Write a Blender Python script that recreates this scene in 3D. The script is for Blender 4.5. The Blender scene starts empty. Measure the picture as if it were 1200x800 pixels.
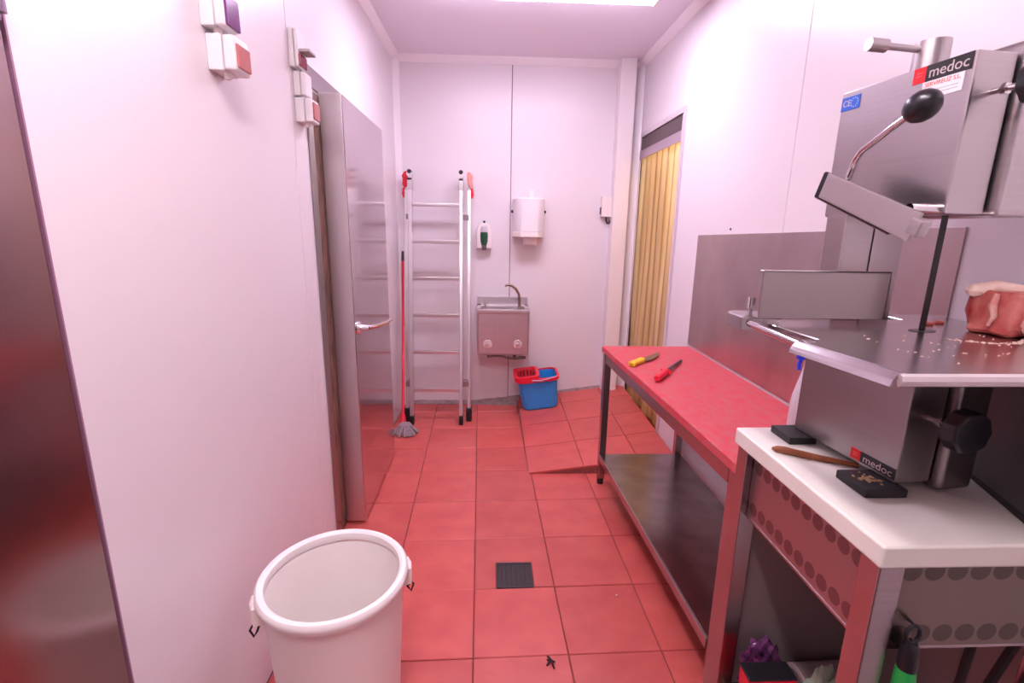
import bpy, bmesh, math, random
from mathutils import Vector, Matrix
random.seed(7)
PI = math.pi
C = bpy.context.scene.collection

# ------------------------------------------------------------------ camera
cam = bpy.data.cameras.new('camera'); co = bpy.data.objects.new('camera', cam); C.objects.link(co)
cam.sensor_width = 36; cam.lens = 17.12; cam.clip_start = 0.02
pit, yaw, rol = map(math.radians, (13.02, 2.60, -0.93))
F = Vector((math.sin(yaw)*math.cos(pit), math.cos(yaw)*math.cos(pit), -math.sin(pit)))
R = Vector((math.cos(yaw), -math.sin(yaw), 0)); D = F.cross(R)
R2 = math.cos(rol)*R + math.sin(rol)*D; D2 = -math.sin(rol)*R + math.cos(rol)*D
co.matrix_world = Matrix(((R2.x, -D2.x, -F.x, 0), (R2.y, -D2.y, -F.y, 0), (R2.z, -D2.z, -F.z, 1.5), (0, 0, 0, 1)))
bpy.context.scene.camera = co

# ------------------------------------------------------------------ world, exposure, lamp strengths
w = bpy.data.worlds.new('world'); bpy.context.scene.world = w; w.use_nodes = True
w.node_tree.nodes['Background'].inputs[0].default_value = (0.9, 0.8, 0.9, 1)
w.node_tree.nodes['Background'].inputs[1].default_value = 0.2
vs = bpy.context.scene.view_settings
vs.view_transform = 'Standard'; vs.look = 'None'; vs.gamma = 1; vs.use_curve_mapping = False
vs.exposure = 1.74
LAMP_REAR, FILL_NEAR, FILL_PASSAGE = 7.6, 18.5, 13.0
LAMP_COLOUR = (0.98, 0.87, 1.10)
FILL_COLOUR_NEAR = (1.0, 0.885, 0.95)

# ------------------------------------------------------------------ materials
MATS = {}
def mat(name, col, rough=0.5, metal=0.0, noise=None, bump=None, vary=0.0, spec=0.5, **kw):
    """noise = (scale xyz, amount, second colour); bump = (scale xyz, strength, distance); vary = per object value shift"""
    if name in MATS: return MATS[name]
    m = bpy.data.materials.new(name); m.use_nodes = True; nt = m.node_tree; N = nt.nodes; L = nt.links
    b = N['Principled BSDF']
    b.inputs['Base Color'].default_value = (*col, 1); b.inputs['Roughness'].default_value = rough
    b.inputs['Metallic'].default_value = metal; b.inputs['Specular IOR Level'].default_value = spec
    for k, v in kw.items(): b.inputs[k.replace('_', ' ')].default_value = v
    tc = N.new('ShaderNodeTexCoord'); out = None
    def nz(sc, detail=4):
        mp = N.new('ShaderNodeMapping'); mp.inputs['Scale'].default_value = sc
        L.new(tc.outputs['Object'], mp.inputs[0])
        if vary:
            oi = N.new('ShaderNodeObjectInfo'); ml = N.new('ShaderNodeMath'); ml.operation = 'MULTIPLY'; ml.inputs[1].default_value = 37.0
            L.new(oi.outputs['Random'], ml.inputs[0]); L.new(ml.outputs[0], mp.inputs['Location'])
        n = N.new('ShaderNodeTexNoise'); n.inputs['Scale'].default_value = 1; n.inputs['Detail'].default_value = detail
        L.new(mp.outputs[0], n.inputs['Vector']); return n
    if noise:
        n = nz(noise[0]); mr = N.new('ShaderNodeMapRange'); mr.inputs[1].default_value = .3; mr.inputs[2].default_value = .7
        mr.inputs[4].default_value = noise[1]
        L.new(n.outputs['Fac'], mr.inputs[0])
        mx = N.new('ShaderNodeMix'); mx.data_type = 'RGBA'; mx.inputs[6].default_value = (*col, 1); mx.inputs[7].default_value = (*noise[2], 1)
        L.new(mr.outputs[0], mx.inputs[0]); out = mx.outputs[2]
    if vary:
        if out is None:
            rgb = N.new('ShaderNodeRGB'); rgb.outputs[0].default_value = (*col, 1); out = rgb.outputs[0]
        oi = N.new('ShaderNodeObjectInfo'); mr = N.new('ShaderNodeMapRange'); mr.inputs[3].default_value = 1-vary; mr.inputs[4].default_value = 1+vary
        L.new(oi.outputs['Random'], mr.inputs[0]); hs = N.new('ShaderNodeHueSaturation'); L.new(mr.outputs[0], hs.inputs['Value']); L.new(out, hs.inputs['Color'])
        out = hs.outputs[0]
    if out is not None: L.new(out, b.inputs['Base Color'])
    if bump:
        n = nz(bump[0], 3); bp = N.new('ShaderNodeBump'); bp.inputs['Strength'].default_value = bump[1]; bp.inputs['Distance'].default_value = bump[2]
        L.new(n.outputs['Fac'], bp.inputs['Height']); L.new(bp.outputs[0], b.inputs['Normal'])
    MATS[name] = m; return m
def emit(name, col, strength):
    m = bpy.data.materials.new(name); m.use_nodes = True; b = m.node_tree.nodes['Principled BSDF']
    b.inputs['Base Color'].default_value = (.9, .9, .9, 1); b.inputs['Emission Color'].default_value = (*col, 1); b.inputs['Emission Strength'].default_value = strength
    return m
WALL = mat('lacquered_wall_panel', (.80, .735, .762), .32, noise=((3, 3, 3), .25, (.77, .695, .725)), bump=((2.2, 2.2, 2.2), .05, .02))
TRIM = mat('white_trim', (.92, .87, .90), .4)
CEIL = mat('ceiling_panel', (.88, .84, .93), .45)
TILE = mat('terracotta_tile', (.62, .115, .098), .36, noise=((7, 9, 7), .75, (.50, .070, .065)), bump=((60, 60, 60), .12, .004), vary=.10)
GROUT = mat('grout', (.22, .075, .075), .9, noise=((30, 30, 30), .8, (.12, .05, .05)))
MORTAR = mat('mortar', (.42, .30, .30), .9, noise=((25, 25, 25), .8, (.20, .13, .13)))
STEEL = mat('brushed_steel', (.50, .45, .46), .27, 1, noise=((1.5, 1.5, 160), .5, (.42, .37, .385)), bump=((3, 3, 220), .06, .001))
BASESTEEL = mat('saw_base_steel_shaded', (.40, .36, .365), .38, 1, noise=((4, 4, 180), .4, (.34, .30, .31)), bump=((3, 3, 260), .05, .001))  # darker copy of the saw steel, shade under the table overhang in the colour
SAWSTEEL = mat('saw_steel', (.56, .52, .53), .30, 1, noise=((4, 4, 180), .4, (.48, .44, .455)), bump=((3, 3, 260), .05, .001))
TABLESTEEL = mat('saw_table_steel', (.56, .52, .53), .22, 1, noise=((26, 26, 26), .5, (.46, .40, .42)))
SHELFSTEEL = mat('stained_steel', (.40, .37, .36), .24, 1, noise=((9, 9, 9), .9, (.25, .22, .22)), bump=((9, 9, 9), .05, .01))
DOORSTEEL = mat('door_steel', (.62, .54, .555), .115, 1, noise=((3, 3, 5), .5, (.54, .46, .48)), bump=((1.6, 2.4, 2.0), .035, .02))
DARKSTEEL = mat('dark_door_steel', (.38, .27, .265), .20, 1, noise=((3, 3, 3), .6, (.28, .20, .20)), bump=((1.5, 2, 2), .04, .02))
PANELSTEEL = mat('splash_steel', (.58, .48, .48), .34, 1, noise=((5, 5, 3), .9, (.44, .35, .36)))
ALU = mat('aluminium', (.74, .69, .71), .33, 1)
CHROME = mat('chrome', (.75, .72, .73), .1, 1)
RUST = mat('rusty_edge', (.34, .17, .11), .55, .3, noise=((30, 30, 9), .9, (.10, .055, .05)))
RUBBER = mat('black_rubber', (.014, .013, .016), .5)
BLACKPL = mat('black_plastic', (.016, .015, .02), .28)
GREYBOX = mat('grey_motor_cover', (.10, .095, .10), .42, .35)
REDBOARD = mat('red_cutting_board', (.64, .045, .068), .5, noise=((34, 18, 34), 1.0, (.56, .115, .13)), bump=((60, 40, 60), .3, .003))
POLY = mat('white_polyethylene', (.84, .82, .74), .45, noise=((8, 8, 8), .6, (.80, .74, .67)), bump=((70, 70, 70), .1, .002))
BINPL = mat('ivory_bin_plastic', (.96, .90, .87), .42, noise=((5, 5, 5), .5, (.94, .86, .81)))
BLUEPL = mat('blue_bucket_plastic', (.025, .33, .84), .42, noise=((14, 14, 9), .6, (.04, .27, .70)))
REDPL = mat('red_plastic', (.80, .015, .045), .35)
PINKPL = mat('faded_pink_plastic', (.80, .33, .28), .5)
YELPL = mat('yellow_plastic', (.85, .55, .02), .4)
WHITEPL = mat('white_plastic', (.83, .78, .79), .4)
CREAMPL = mat('cream_plastic', (.86, .77, .74), .45)
GREENLIQ = mat('green_window', (.02, .10, .05), .15)
BLADE = mat('knife_blade', (.38, .34, .35), .3, 1)
DARKBLADE = mat('saw_blade', (.035, .032, .034), .4, .6)
WOOD = mat('brown_wood', (.30, .085, .025), .5, noise=((40, 8, 40), .7, (.20, .05, .018)))
MOPM = mat('grey_mop_yarn', (.42, .33, .36), .95, noise=((60, 60, 60), .8, (.26, .20, .23)))
PURPLE = mat('purple_lens', (.16, .03, .17), .2)
REDLENS = mat('red_lens', (.50, .16, .15), .2)
DKREDLENS = mat('dark_red_lens', (.25, .012, .04), .2)
MEAT = mat('raw_meat', (.34, .012, .016), .3, noise=((38, 38, 20), .8, (.60, .22, .18)), bump=((40, 40, 40), .4, .006))
FAT = mat('meat_fat', (.74, .50, .44), .4, noise=((38, 38, 38), .8, (.58, .13, .12)), bump=((40, 40, 40), .3, .004))
BONE = mat('bone', (.84, .68, .58), .45, noise=((30, 30, 30), .7, (.74, .40, .33)))
STICKW = mat('sticker_white', (.85, .80, .82), .5)
STICKR = mat('sticker_red', (.75, .01, .02), .4)
STICKB = mat('sticker_blue', (.03, .13, .62), .4)
STICKK = mat('sticker_black', (.02, .018, .022), .4)
INKR = mat('ink_red', (.75, .12, .10), .5)
INKL = mat('ink_light', (.62, .52, .52), .5)
INKG = mat('ink_grey', (.40, .38, .44), .5)
INKLB = mat('ink_pale_blue', (.45, .60, .95), .5)
DRAIN = mat('drain_iron', (.06, .045, .05), .5, .5, noise=((60, 60, 60), .8, (.03, .025, .028)))
GREENPL = mat('green_plastic', (.02, .42, .08), .4)
BAGP = mat('purple_bag_film', (.25, .06, .22), .25, noise=((40, 40, 40), 1, (.02, .01, .03)))
ROLLG = mat('grey_roll', (.28, .21, .21), .6)
CLOTHG = mat('pale_green_cloth', (.36, .45, .34), .9, noise=((60, 60, 60), .7, (.25, .30, .24)))
CLEARPL = mat('milky_plastic', (.62, .58, .62), .3)
BLUECAP = mat('blue_cap', (.03, .05, .75), .35)
CORR = mat('passage_wall', (.62, .48, .30), .6)
def amber():
    m = bpy.data.materials.new('amber_pvc'); m.use_nodes = True; nt = m.node_tree; N = nt.nodes; L = nt.links
    b = N['Principled BSDF']; b.inputs['Roughness'].default_value = .09; b.inputs['IOR'].default_value = 1.45
    tc = N.new('ShaderNodeTexCoord'); n = N.new('ShaderNodeTexNoise'); mp = N.new('ShaderNodeMapping'); mp.inputs['Scale'].default_value = (5, 5, .9)
    L.new(tc.outputs['Object'], mp.inputs[0]); L.new(mp.outputs[0], n.inputs['Vector']); n.inputs['Scale'].default_value = 1
    r = N.new('ShaderNodeValToRGB'); r.color_ramp.elements[0].color = (.47, .36, .24, 1); r.color_ramp.elements[1].color = (.72, .62, .44, 1)
    r.color_ramp.elements[0].position = .35; r.color_ramp.elements[1].position = .62
    L.new(n.outputs['Fac'], r.inputs[0]); L.new(r.outputs[0], b.inputs['Base Color'])
    tr = N.new('ShaderNodeBsdfTranslucent'); L.new(r.outputs[0], tr.inputs['Color'])
    tp = N.new('ShaderNodeBsdfTransparent'); tp.inputs[0].default_value = (1, .88, .66, 1)
    m1 = N.new('ShaderNodeMixShader'); m1.inputs[0].default_value = .35; L.new(b.outputs[0], m1.inputs[1]); L.new(tr.outputs[0], m1.inputs[2])
    m2 = N.new('ShaderNodeMixShader'); m2.inputs[0].default_value = .34; L.new(m1.outputs[0], m2.inputs[1]); L.new(tp.outputs[0], m2.inputs[2])
    L.new(m2.outputs[0], N['Material Output'].inputs[0]); return m
AMBER = amber()
def swirl(name, axis, z_rows, pitch, start, sheet=(.44, .39, .40)):
    """stainless sheet with two rows of round engine-turned marks, along x or y of the object"""
    m = bpy.data.materials.new(name); m.use_nodes = True; nt = m.node_tree; N = nt.nodes; L = nt.links; b = N['Principled BSDF']
    b.inputs['Metallic'].default_value = 1; b.inputs['Roughness'].default_value = .36
    tc = N.new('ShaderNodeTexCoord'); s = N.new('ShaderNodeSeparateXYZ'); L.new(tc.outputs['Object'], s.inputs[0])
    def M(op, a, b_=None):
        n = N.new('ShaderNodeMath'); n.operation = op
        for i, v in enumerate((a, b_)):
            if v is None: continue
            if isinstance(v, (int, float)): n.inputs[i].default_value = v
            else: L.new(v, n.inputs[i])
        return n.outputs[0]
    u = M('SUBTRACT', M('FRACT', M('DIVIDE', M('SUBTRACT', s.outputs[axis], start), pitch)), .5)
    tot = None
    for z in z_rows:
        v = M('DIVIDE', M('SUBTRACT', s.outputs[2], z), pitch)
        d = M('SQRT', M('ADD', M('MULTIPLY', u, u), M('MULTIPLY', v, v)))
        h = M('LESS_THAN', d, .44); tot = h if tot is None else M('MAXIMUM', tot, h)
    mx = N.new('ShaderNodeMix'); mx.data_type = 'RGBA'; mx.inputs[6].default_value = (*sheet, 1); mx.inputs[7].default_value = tuple(c*.55 for c in sheet)+(1,)
    L.new(tot, mx.inputs[0]); L.new(mx.outputs[2], b.inputs['Base Color']); return m

# ------------------------------------------------------------------ mesh helpers
class MB:
    def __init__(s): s.bm = bmesh.new()
    def _join(s, tmp):
        me = bpy.data.meshes.new('t'); tmp.to_mesh(me); tmp.free(); s.bm.from_mesh(me); bpy.data.meshes.remove(me); return s
    def box(s, lo, hi, bev=0.0, seg=2, M=None):
        t = bmesh.new(); bmesh.ops.create_cube(t, size=1)
        lo, hi = Vector(lo), Vector(hi); c = (lo+hi)/2; d = hi-lo
        for v in t.verts: v.co = Vector((v.co.x*d.x+c.x, v.co.y*d.y+c.y, v.co.z*d.z+c.z))
        if bev: bmesh.ops.bevel(t, geom=list(t.edges), offset=min(bev, min(d)*.49), segments=seg, profile=.5, affect='EDGES')
        if M is not None: t.transform(M)
        return s._join(t)
    def cyl(s, p0, p1, r0, r1=None, n=20, cap=True):
        r1 = r0 if r1 is None else r1; p0, p1 = Vector(p0), Vector(p1); d = p1-p0
        q = d.to_track_quat('Z', 'Y').to_matrix()
        t = bmesh.new(); a = []; b = []
        for i in range(n):
            e = Vector((math.cos(2*PI*i/n), math.sin(2*PI*i/n), 0))
            a.append(t.verts.new(p0+q@(e*r0))); b.append(t.verts.new(p1+q@(e*r1)))
        for i in range(n): t.faces.new((a[i], a[(i+1) % n], b[(i+1) % n], b[i]))
        if cap: t.faces.new(a[::-1]); t.faces.new(b)
        return s._join(t)
    def tube(s, pts, r, n=10, cap=True):
        pts = [Vector(p) for p in pts]; rs = r if isinstance(r, (list, tuple)) else [r]*len(pts)
        t = bmesh.new(); rings = []; up = None
        for i, p in enumerate(pts):
            d = (pts[min(i+1, len(pts)-1)]-pts[max(i-1, 0)]).normalized()
            if up is None: up = d.orthogonal().normalized()
            up = (up-d*up.dot(d)).normalized(); sd = d.cross(up)
            rings.append([t.verts.new(p+(up*math.cos(2*PI*k/n)+sd*math.sin(2*PI*k/n))*rs[i]) for k in range(n)])
        for A, B in zip(rings, rings[1:]):
            for k in range(n): t.faces.new((A[k], A[(k+1) % n], B[(k+1) % n], B[k]))
        if cap: t.faces.new(rings[0][::-1]); t.faces.new(rings[-1])
        return s._join(t)
    def lathe(s, prof, c=(0, 0, 0), n=48, sx=1, sy=1, M=None):
        t = bmesh.new(); rings = []; c = Vector(c)
        for r, z in prof:
            if r < 1e-6: rings.append([t.verts.new((c.x, c.y, c.z+z))])
            else: rings.append([t.verts.new((c.x+r*sx*math.cos(2*PI*k/n), c.y+r*sy*math.sin(2*PI*k/n), c.z+z)) for k in range(n)])
        for A, B in zip(rings, rings[1:]):
            for k in range(n):
                k2 = (k+1) % n
                if len(A) == 1 and len(B) == 1: continue
                if len(A) == 1: t.faces.new((A[0], B[k2], B[k]))
                elif len(B) == 1: t.faces.new((A[k], A[k2], B[0]))
                else: t.faces.new((A[k], A[k2], B[k2], B[k]))
        if M is not None: t.transform(M)
        return s._join(t)
    def prism(s, poly, z0, z1, bev=0.0, M=None, zf=None, seg=1):
        """poly in xy; z0/z1 numbers; zf(x,y) adds a height field"""
        t = bmesh.new(); zf = zf or (lambda x, y: 0)
        a = [t.verts.new((x, y, z0)) for x, y in poly]; b = [t.verts.new((x, y, z1+zf(x, y))) for x, y in poly]
        n = len(poly); t.faces.new(a[::-1]); top = t.faces.new(b)
        for i in range(n): t.faces.new((a[i], a[(i+1) % n], b[(i+1) % n], b[i]))
        bmesh.ops.recalc_face_normals(t, faces=t.faces[:])
        if bev: bmesh.ops.bevel(t, geom=list(top.edges), offset=bev, segments=seg, profile=.5, affect='EDGES')
        if M is not None: t.transform(M)
        return s._join(t)
    def faces(s, verts, faces):
        t = bmesh.new(); v = [t.verts.new(p) for p in verts]
        for f in faces: t.faces.new([v[i] for i in f])
        bmesh.ops.recalc_face_normals(t, faces=t.faces[:])
        return s._join(t)
    def build(s, name, m, parent=None, world=False, smooth=True):
        if world and parent is not None:
            inv = parent.matrix_basis.inverted()
            if parent.parent: inv = inv @ parent.parent.matrix_basis.inverted()
            s.bm.transform(inv)
        me = bpy.data.meshes.new(name); s.bm.to_mesh(me); s.bm.free()
        me.materials.append(m)
        if smooth:
            me.shade_smooth(); me.set_sharp_from_angle(angle=math.radians(35))
        o = bpy.data.objects.new(name, me); C.objects.link(o)
        if smooth:
            wn = o.modifiers.new('weighted_normals', 'WEIGHTED_NORMAL'); wn.weight = 100; wn.keep_sharp = True
        if parent is not None: o.parent = parent
        return o
def tag(o, label=None, cat=None, group=None, kind=None):
    if label: o['label'] = label
    if cat: o['category'] = cat
    if group: o['group'] = group
    if kind: o['kind'] = kind
    return o
def thing(name, label, cat, loc=(0, 0, 0), rz=0, group=None):
    o = bpy.data.objects.new(name, None); C.objects.link(o); o.location = loc; o.rotation_euler.z = rz; o.empty_display_size = .05
    o.matrix_basis = Matrix.Translation(loc) @ Matrix.Rotation(rz, 4, 'Z')
    return tag(o, label, cat, group)
def struct(o, label=None): return tag(o, label, kind='structure')
def setempty(name, label):
    o = bpy.data.objects.new(name, None); C.objects.link(o); return struct(o, label)
def text(name, body, size, m, parent, M, thick=.0004, scale_x=1.0):
    cu = bpy.data.curves.new(name, 'FONT'); cu.body = body; cu.size = size; cu.extrude = thick; cu.align_x = 'CENTER'; cu.align_y = 'CENTER'; cu.resolution_u = 3
    to = bpy.data.objects.new('tmp', cu); C.objects.link(to); bpy.context.view_layer.update()
    me = bpy.data.meshes.new_from_object(to.evaluated_get(bpy.context.evaluated_depsgraph_get()))
    bpy.data.objects.remove(to); bpy.data.curves.remove(cu); me.name = name
    me.transform(M @ Matrix.Diagonal((scale_x, 1, 1, 1))); me.materials.clear(); me.materials.append(m)
    o = bpy.data.objects.new(name, me); C.objects.link(o); o.parent = parent; return o

# ------------------------------------------------------------------ room shell
XL, XR, YB, YF, ZC = -.745, 1.165, 4.07, -1.7, 2.755
DY0, DY1, DZ = 3.13, 3.98, 2.20               # doorway in the right wall
LE = .868                                     # near end of the left wall panels
def ramp_z(x, y): return .128*(x-.25) + .05*(y-2.8)/1.27
# floor slab and tiles
floor = MB().box((XL-.12, YF, -.08), (XR+.1, YB+.06, -.006)).build('floor', GROUT); struct(floor, 'red terracotta tiled floor with dark joints')
TP, TA, TOX, TOY = .3449, math.radians(1.23), -.024, 2.483
def clip(poly, fn):
    out = []
    for i, p in enumerate(poly):
        q = poly[(i+1) % len(poly)]; a, b = fn(p), fn(q)
        if a >= 0: out.append(p)
        if (a >= 0) != (b >= 0):
            t = a/(a-b); out.append((p[0]+(q[0]-p[0])*t, p[1]+(q[1]-p[1])*t))
    return out
def tile_poly(i, j, g=.0017):
    x0, x1, y0, y1 = TOX+i*TP+g, TOX+(i+1)*TP-g, TOY+j*TP+g, TOY+(j+1)*TP-g
    ca, sa = math.cos(TA), math.sin(TA)
    p = [(x*ca-y*sa, x*sa+y*ca) for x, y in ((x0, y0), (x1, y0), (x1, y1), (x0, y1))]
    for fn in (lambda q: q[0]-XL-.002, lambda q: XR-.002-q[0], lambda q: YB-.002-q[1]):
        p = clip(p, fn)
        if len(p) < 3: return None
    return p
RX0, RY0 = .245, 2.79                         # the ramp's open edges
for j in range(-6, 5):
    for i in range(-3, 4):
        p = tile_poly(i, j)
        if not p: continue
        if all(q[0] > RX0-.004 and q[1] > RY0-.02 for q in p): continue
        dz = random.uniform(-.0012, .0012)
        if (i, j) == (0, -2):                 # tile cut out around the drain
            (ax, ay), (bx, by), (cx, cy), (dx, dy) = p
            n0, n1, nd = (.030, .196, 1.962)
            p = [(ax, ay), (n0, ay+(bx-ax)*0), (n0, nd), (n1, nd), (n1, by), (bx, by), (cx, cy), (dx, dy)]
        tp = [(x, y) for x, y in p]
        MB().prism(tp, -.007, dz, bev=.0025).build('tile', TILE, floor, smooth=False)
# raised tiled ramp at the back right
slab = MB().prism([(RX0, RY0), (XR-.001, RY0), (XR-.001, YB-.001), (RX0-.012, YB-.001)], 0, -.008, zf=lambda x, y: max(ramp_z(x, y), .0005)+.008-.006 if ramp_z(x, y) > .006 else .008)
slab = slab.build('ramp', mat('ramp_concrete', (.38, .10, .09), .85, noise=((20, 20, 20), .8, (.22, .07, .07))), floor, smooth=False)
for iy in range(4):
    for ix in range(3):
        x0, x1, y0, y1 = RX0+ix*.348, RX0+(ix+1)*.348, RY0-.004+iy*.345, RY0-.004+(iy+1)*.345
        poly = [(x0+.002, y0+.002), (x1-.002, y0+.002), (x1-.002, y1-.002), (x0+.002, y1-.002)]
        for fn in (lambda q: XR-.003-q[0], lambda q: YB-.003-q[1]):
            poly = clip(poly, fn)
            if len(poly) < 3: break
        if len(poly) < 3 or max(q[1] for q in poly)-min(q[1] for q in poly) < .02: continue
        t = bmesh.new(); zt = lambda x, y: ramp_z(x, y)+.009
        zb = lambda x, y: ramp_z(x, y)-.003
        n = len(poly); vs_ = [(x, y, zb(x, y)) for x, y in poly]+[(x, y, zt(x, y)) for x, y in poly]
        t.free()
        MB().faces(vs_, [tuple(range(n))[::-1], tuple(range(n, 2*n))]+[(k, (k+1) % n, n+(k+1) % n, n+k) for k in range(n)]).build('tile', TILE, slab, smooth=False)
# ceiling
ceil = MB().box((XL-.12, YF, ZC), (XR+.1, YB+.06, ZC+.06)).build('ceiling', CEIL); struct(ceil, 'pale mauve ceiling panel')
# back wall: two panels on a backing
wb = MB().box((XL-.12, YB+.004, 0), (XR+.1, YB+.06, ZC)).build('wall_back', GROUT); struct(wb, 'white back wall of two lacquered panels with a thin joint')
for x0, x1 in ((XL, .1525), (.1575, XR)): MB().box((x0, YB, .0), (x1, YB+.03, ZC), .002, 1).build('panel', WALL, wb)
# left wall
wl = MB().box((XL-.10, LE+.004, 0), (XL-.004, YB, ZC)).build('wall_left', TRIM); struct(wl, 'white left wall of lacquered panels')
for y0, y1 in ((LE, 1.998), (2.002, YB)): MB().box((XL-.03, y0, 0), (XL, y1, ZC), .0015, 1).build('panel', WALL, wl)
MB().box((XL-.10, LE-.0025, 0), (XL+.0006, LE+.001, ZC)).build('edge_strip', mat('purple_edge', (.33, .16, .25), .4), wl)
# right wall with the doorway
wr = MB().box((XR+.004, YF, 0), (XR+.08, DY0, ZC)).box((XR+.004, DY0, DZ), (XR+.08, DY1, ZC)).box((XR+.004, DY1, 0), (XR+.08, YB, ZC)).build('wall_right', TRIM)
struct(wr, 'white right wall of lacquered panels with a doorway near the far end')
for y0, y1, z0 in ((YF, 1.948, 0), (1.952, DY0, 0), (DY0, DY1, DZ), (DY1, YB, 0)): MB().box((XR, y0, z0), (XR+.03, y1, ZC), .0015, 1).build('panel', WALL, wr)
wf = MB().box((XL-.12, YF-.06, 0), (XR+.1, YF, ZC)).build('wall_front', WALL); struct(wf, 'white wall behind the viewpoint')
# coving and corner trims
def cove(name, a, b, inward, label):
    """square-faced coving from a to b, 45 degree face; inward = direction into the room"""
    a, b, s = Vector(a), Vector(b), .045
    if abs((b-a).z) < .1: n, dn = Vector(inward), Vector((0, 0, -1))
    else: n, dn = Vector(inward[0]), Vector(inward[1])
    vs_ = [a, a+n*s, a+n*s*.92+dn*s*.3, a+n*s*.3+dn*s*.92, a+dn*s, b, b+n*s, b+n*s*.92+dn*s*.3, b+n*s*.3+dn*s*.92, b+dn*s]
    o = MB().faces(vs_, [(0, 1, 2, 3, 4), (9, 8, 7, 6, 5)]+[(k, (k+1) % 5, 5+(k+1) % 5, 5+k) for k in range(5)]).build(name, TRIM); return struct(o, label)
cove('trim_1', (XL, LE, ZC), (XL, YB, ZC), (1, 0, 0), 'white coving along the top of the left wall')
cove('trim_2', (XR, YF, ZC), (XR, YB, ZC), (-1, 0, 0), 'white coving along the top of the right wall')
cove('trim_3', (XL, YB, ZC), (XR, YB, ZC), (0, -1, 0), 'white coving along the top of the back wall')
cove('trim_4', (XL, YB, 0), (XL, YB, ZC), ((1, 0, 0), (0, -1, 0)), 'white corner strip between left and back walls')
cove('trim_5', (XR, YB, .15), (XR, YB, ZC), ((-1, 0, 0), (0, -1, 0)), 'white corner strip between back and right walls')
o = MB().box((.965, 3.965, .10), (1.085, YB, ZC), .006).build('trim_6', mat('post_white', (.84, .77, .77), .4)); struct(o, 'white square post boxed against the back wall')
# rough mortar skirting at the foot of the back wall, rising to the ramp
sk = []; N = 40
random.seed(3)
for k in range(N+1):
    x = XL+(0.245-XL)*k/N; h = .012+.045*max(0, (x+.12)/.365)+random.uniform(0, .008); d = .03+.04*max(0, (x+.2)/.445)+random.uniform(0, .008)
    sk += [(x, YB-.0005, 0), (x, YB-.0005, h+.012), (x, YB-.008, h+.010), (x, YB-d, .0015)]
fc = [(4*k+i, 4*k+i+1, 4*k+5+i, 4*k+4+i) for k in range(N) for i in range(3)]
o = MB().faces(sk, fc).build('baseboard_back', MORTAR); struct(o, 'rough mortar fillet at the foot of the back wall')
sk = []
for k in range(17):
    x = .245+(.96-.245)*k/16; z = ramp_z(x, YB)+.008; h = .016+random.uniform(0, .005); d = .016+random.uniform(0, .005)
    sk += [(x, YB-.0005, z-.01), (x, YB-.0005, z+h), (x, YB-.006, z+h), (x, YB-d, z)]
o = MB().faces(sk, [(4*k+i, 4*k+i+1, 4*k+5+i, 4*k+4+i) for k in range(16) for i in range(3)]).build('baseboard_back_ramp', MORTAR); struct(o, 'mortar fillet where ramp meets the back wall')
# passage beyond the strip curtain
ps = MB().box((XR+.08, 2.7, .0), (XR+1.0, 4.4, .14)).build('floor_passage', TILE, smooth=False); struct(ps, 'floor of the passage behind the strip curtain')
o = MB().box((XR+1.0, 2.7, 0), (XR+1.05, 4.4, ZC)).box((XR+.08, 4.4, 0), (XR+1.05, 4.45, ZC)).box((XR+.08, 2.65, 0), (XR+1.05, 2.7, ZC)).box((XR+.08, 2.7, ZC-.2), (XR+1.0, 4.4, ZC-.15)).build('wall_passage', CORR); struct(o, 'wall of the passage behind the strip curtain')
pl = bpy.data.lights.new('passage_fill', 'AREA'); pl.energy = FILL_PASSAGE; pl.size = .5; pl.color = (1, .88, .68)  # added light that brightens the translucent strips from behind
po = bpy.data.objects.new('passage_fill', pl); C.objects.link(po); po.location = (XR+.55, 3.5, ZC-.22)
# doorway trim
o = MB().box((XR-.012, DY0-.035, .14), (XR+.09, DY0, DZ+.035), .003).box((XR-.012, DY0, DZ), (XR+.09, DY1, DZ+.035), .003).box((XR-.004, DY1, .14), (XR+.09, DY1+.02, DZ+.035), .003).build('trim_7', mat('door_trim', (.70, .62, .66), .35, .3)); struct(o, 'pale metal frame round the curtained doorway')

# ------------------------------------------------------------------ ceiling lamps
def ceiling_lamp(x, y, name, label, strength, colour, hd=.09, rz=0):
    t = thing(name, label, 'ceiling light', (x, y, ZC), rz)
    MB().box((-.64, -hd, -.035), (.64, hd, 0), .006).build('housing', WHITEPL, t)
    m = emit('lamp_diffuser', colour, strength)
    MB().box((-.62, -hd+.02, -.065), (.62, hd-.02, -.034), .012, 3).build('diffuser', m, t)
    for x in (-.632, .632): MB().box((x-.012, -hd+.012, -.068), (x+.012, hd-.012, -.03), .004).build('end_cap', WHITEPL, t)
ceiling_lamp(.25, 2.815, 'ceiling_light', 'broad ceiling light glowing pink-white at the top edge, nearest the back wall', LAMP_REAR, LAMP_COLOUR, .16)
ceiling_lamp(-.12, .32, 'ceiling_light', 'added fill light shaped as a long ceiling tube, nearer the camera and out of view', FILL_NEAR, FILL_COLOUR_NEAR, .09, PI/2)  # unseen fixture, its length and place chosen to brighten the foreground

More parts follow.
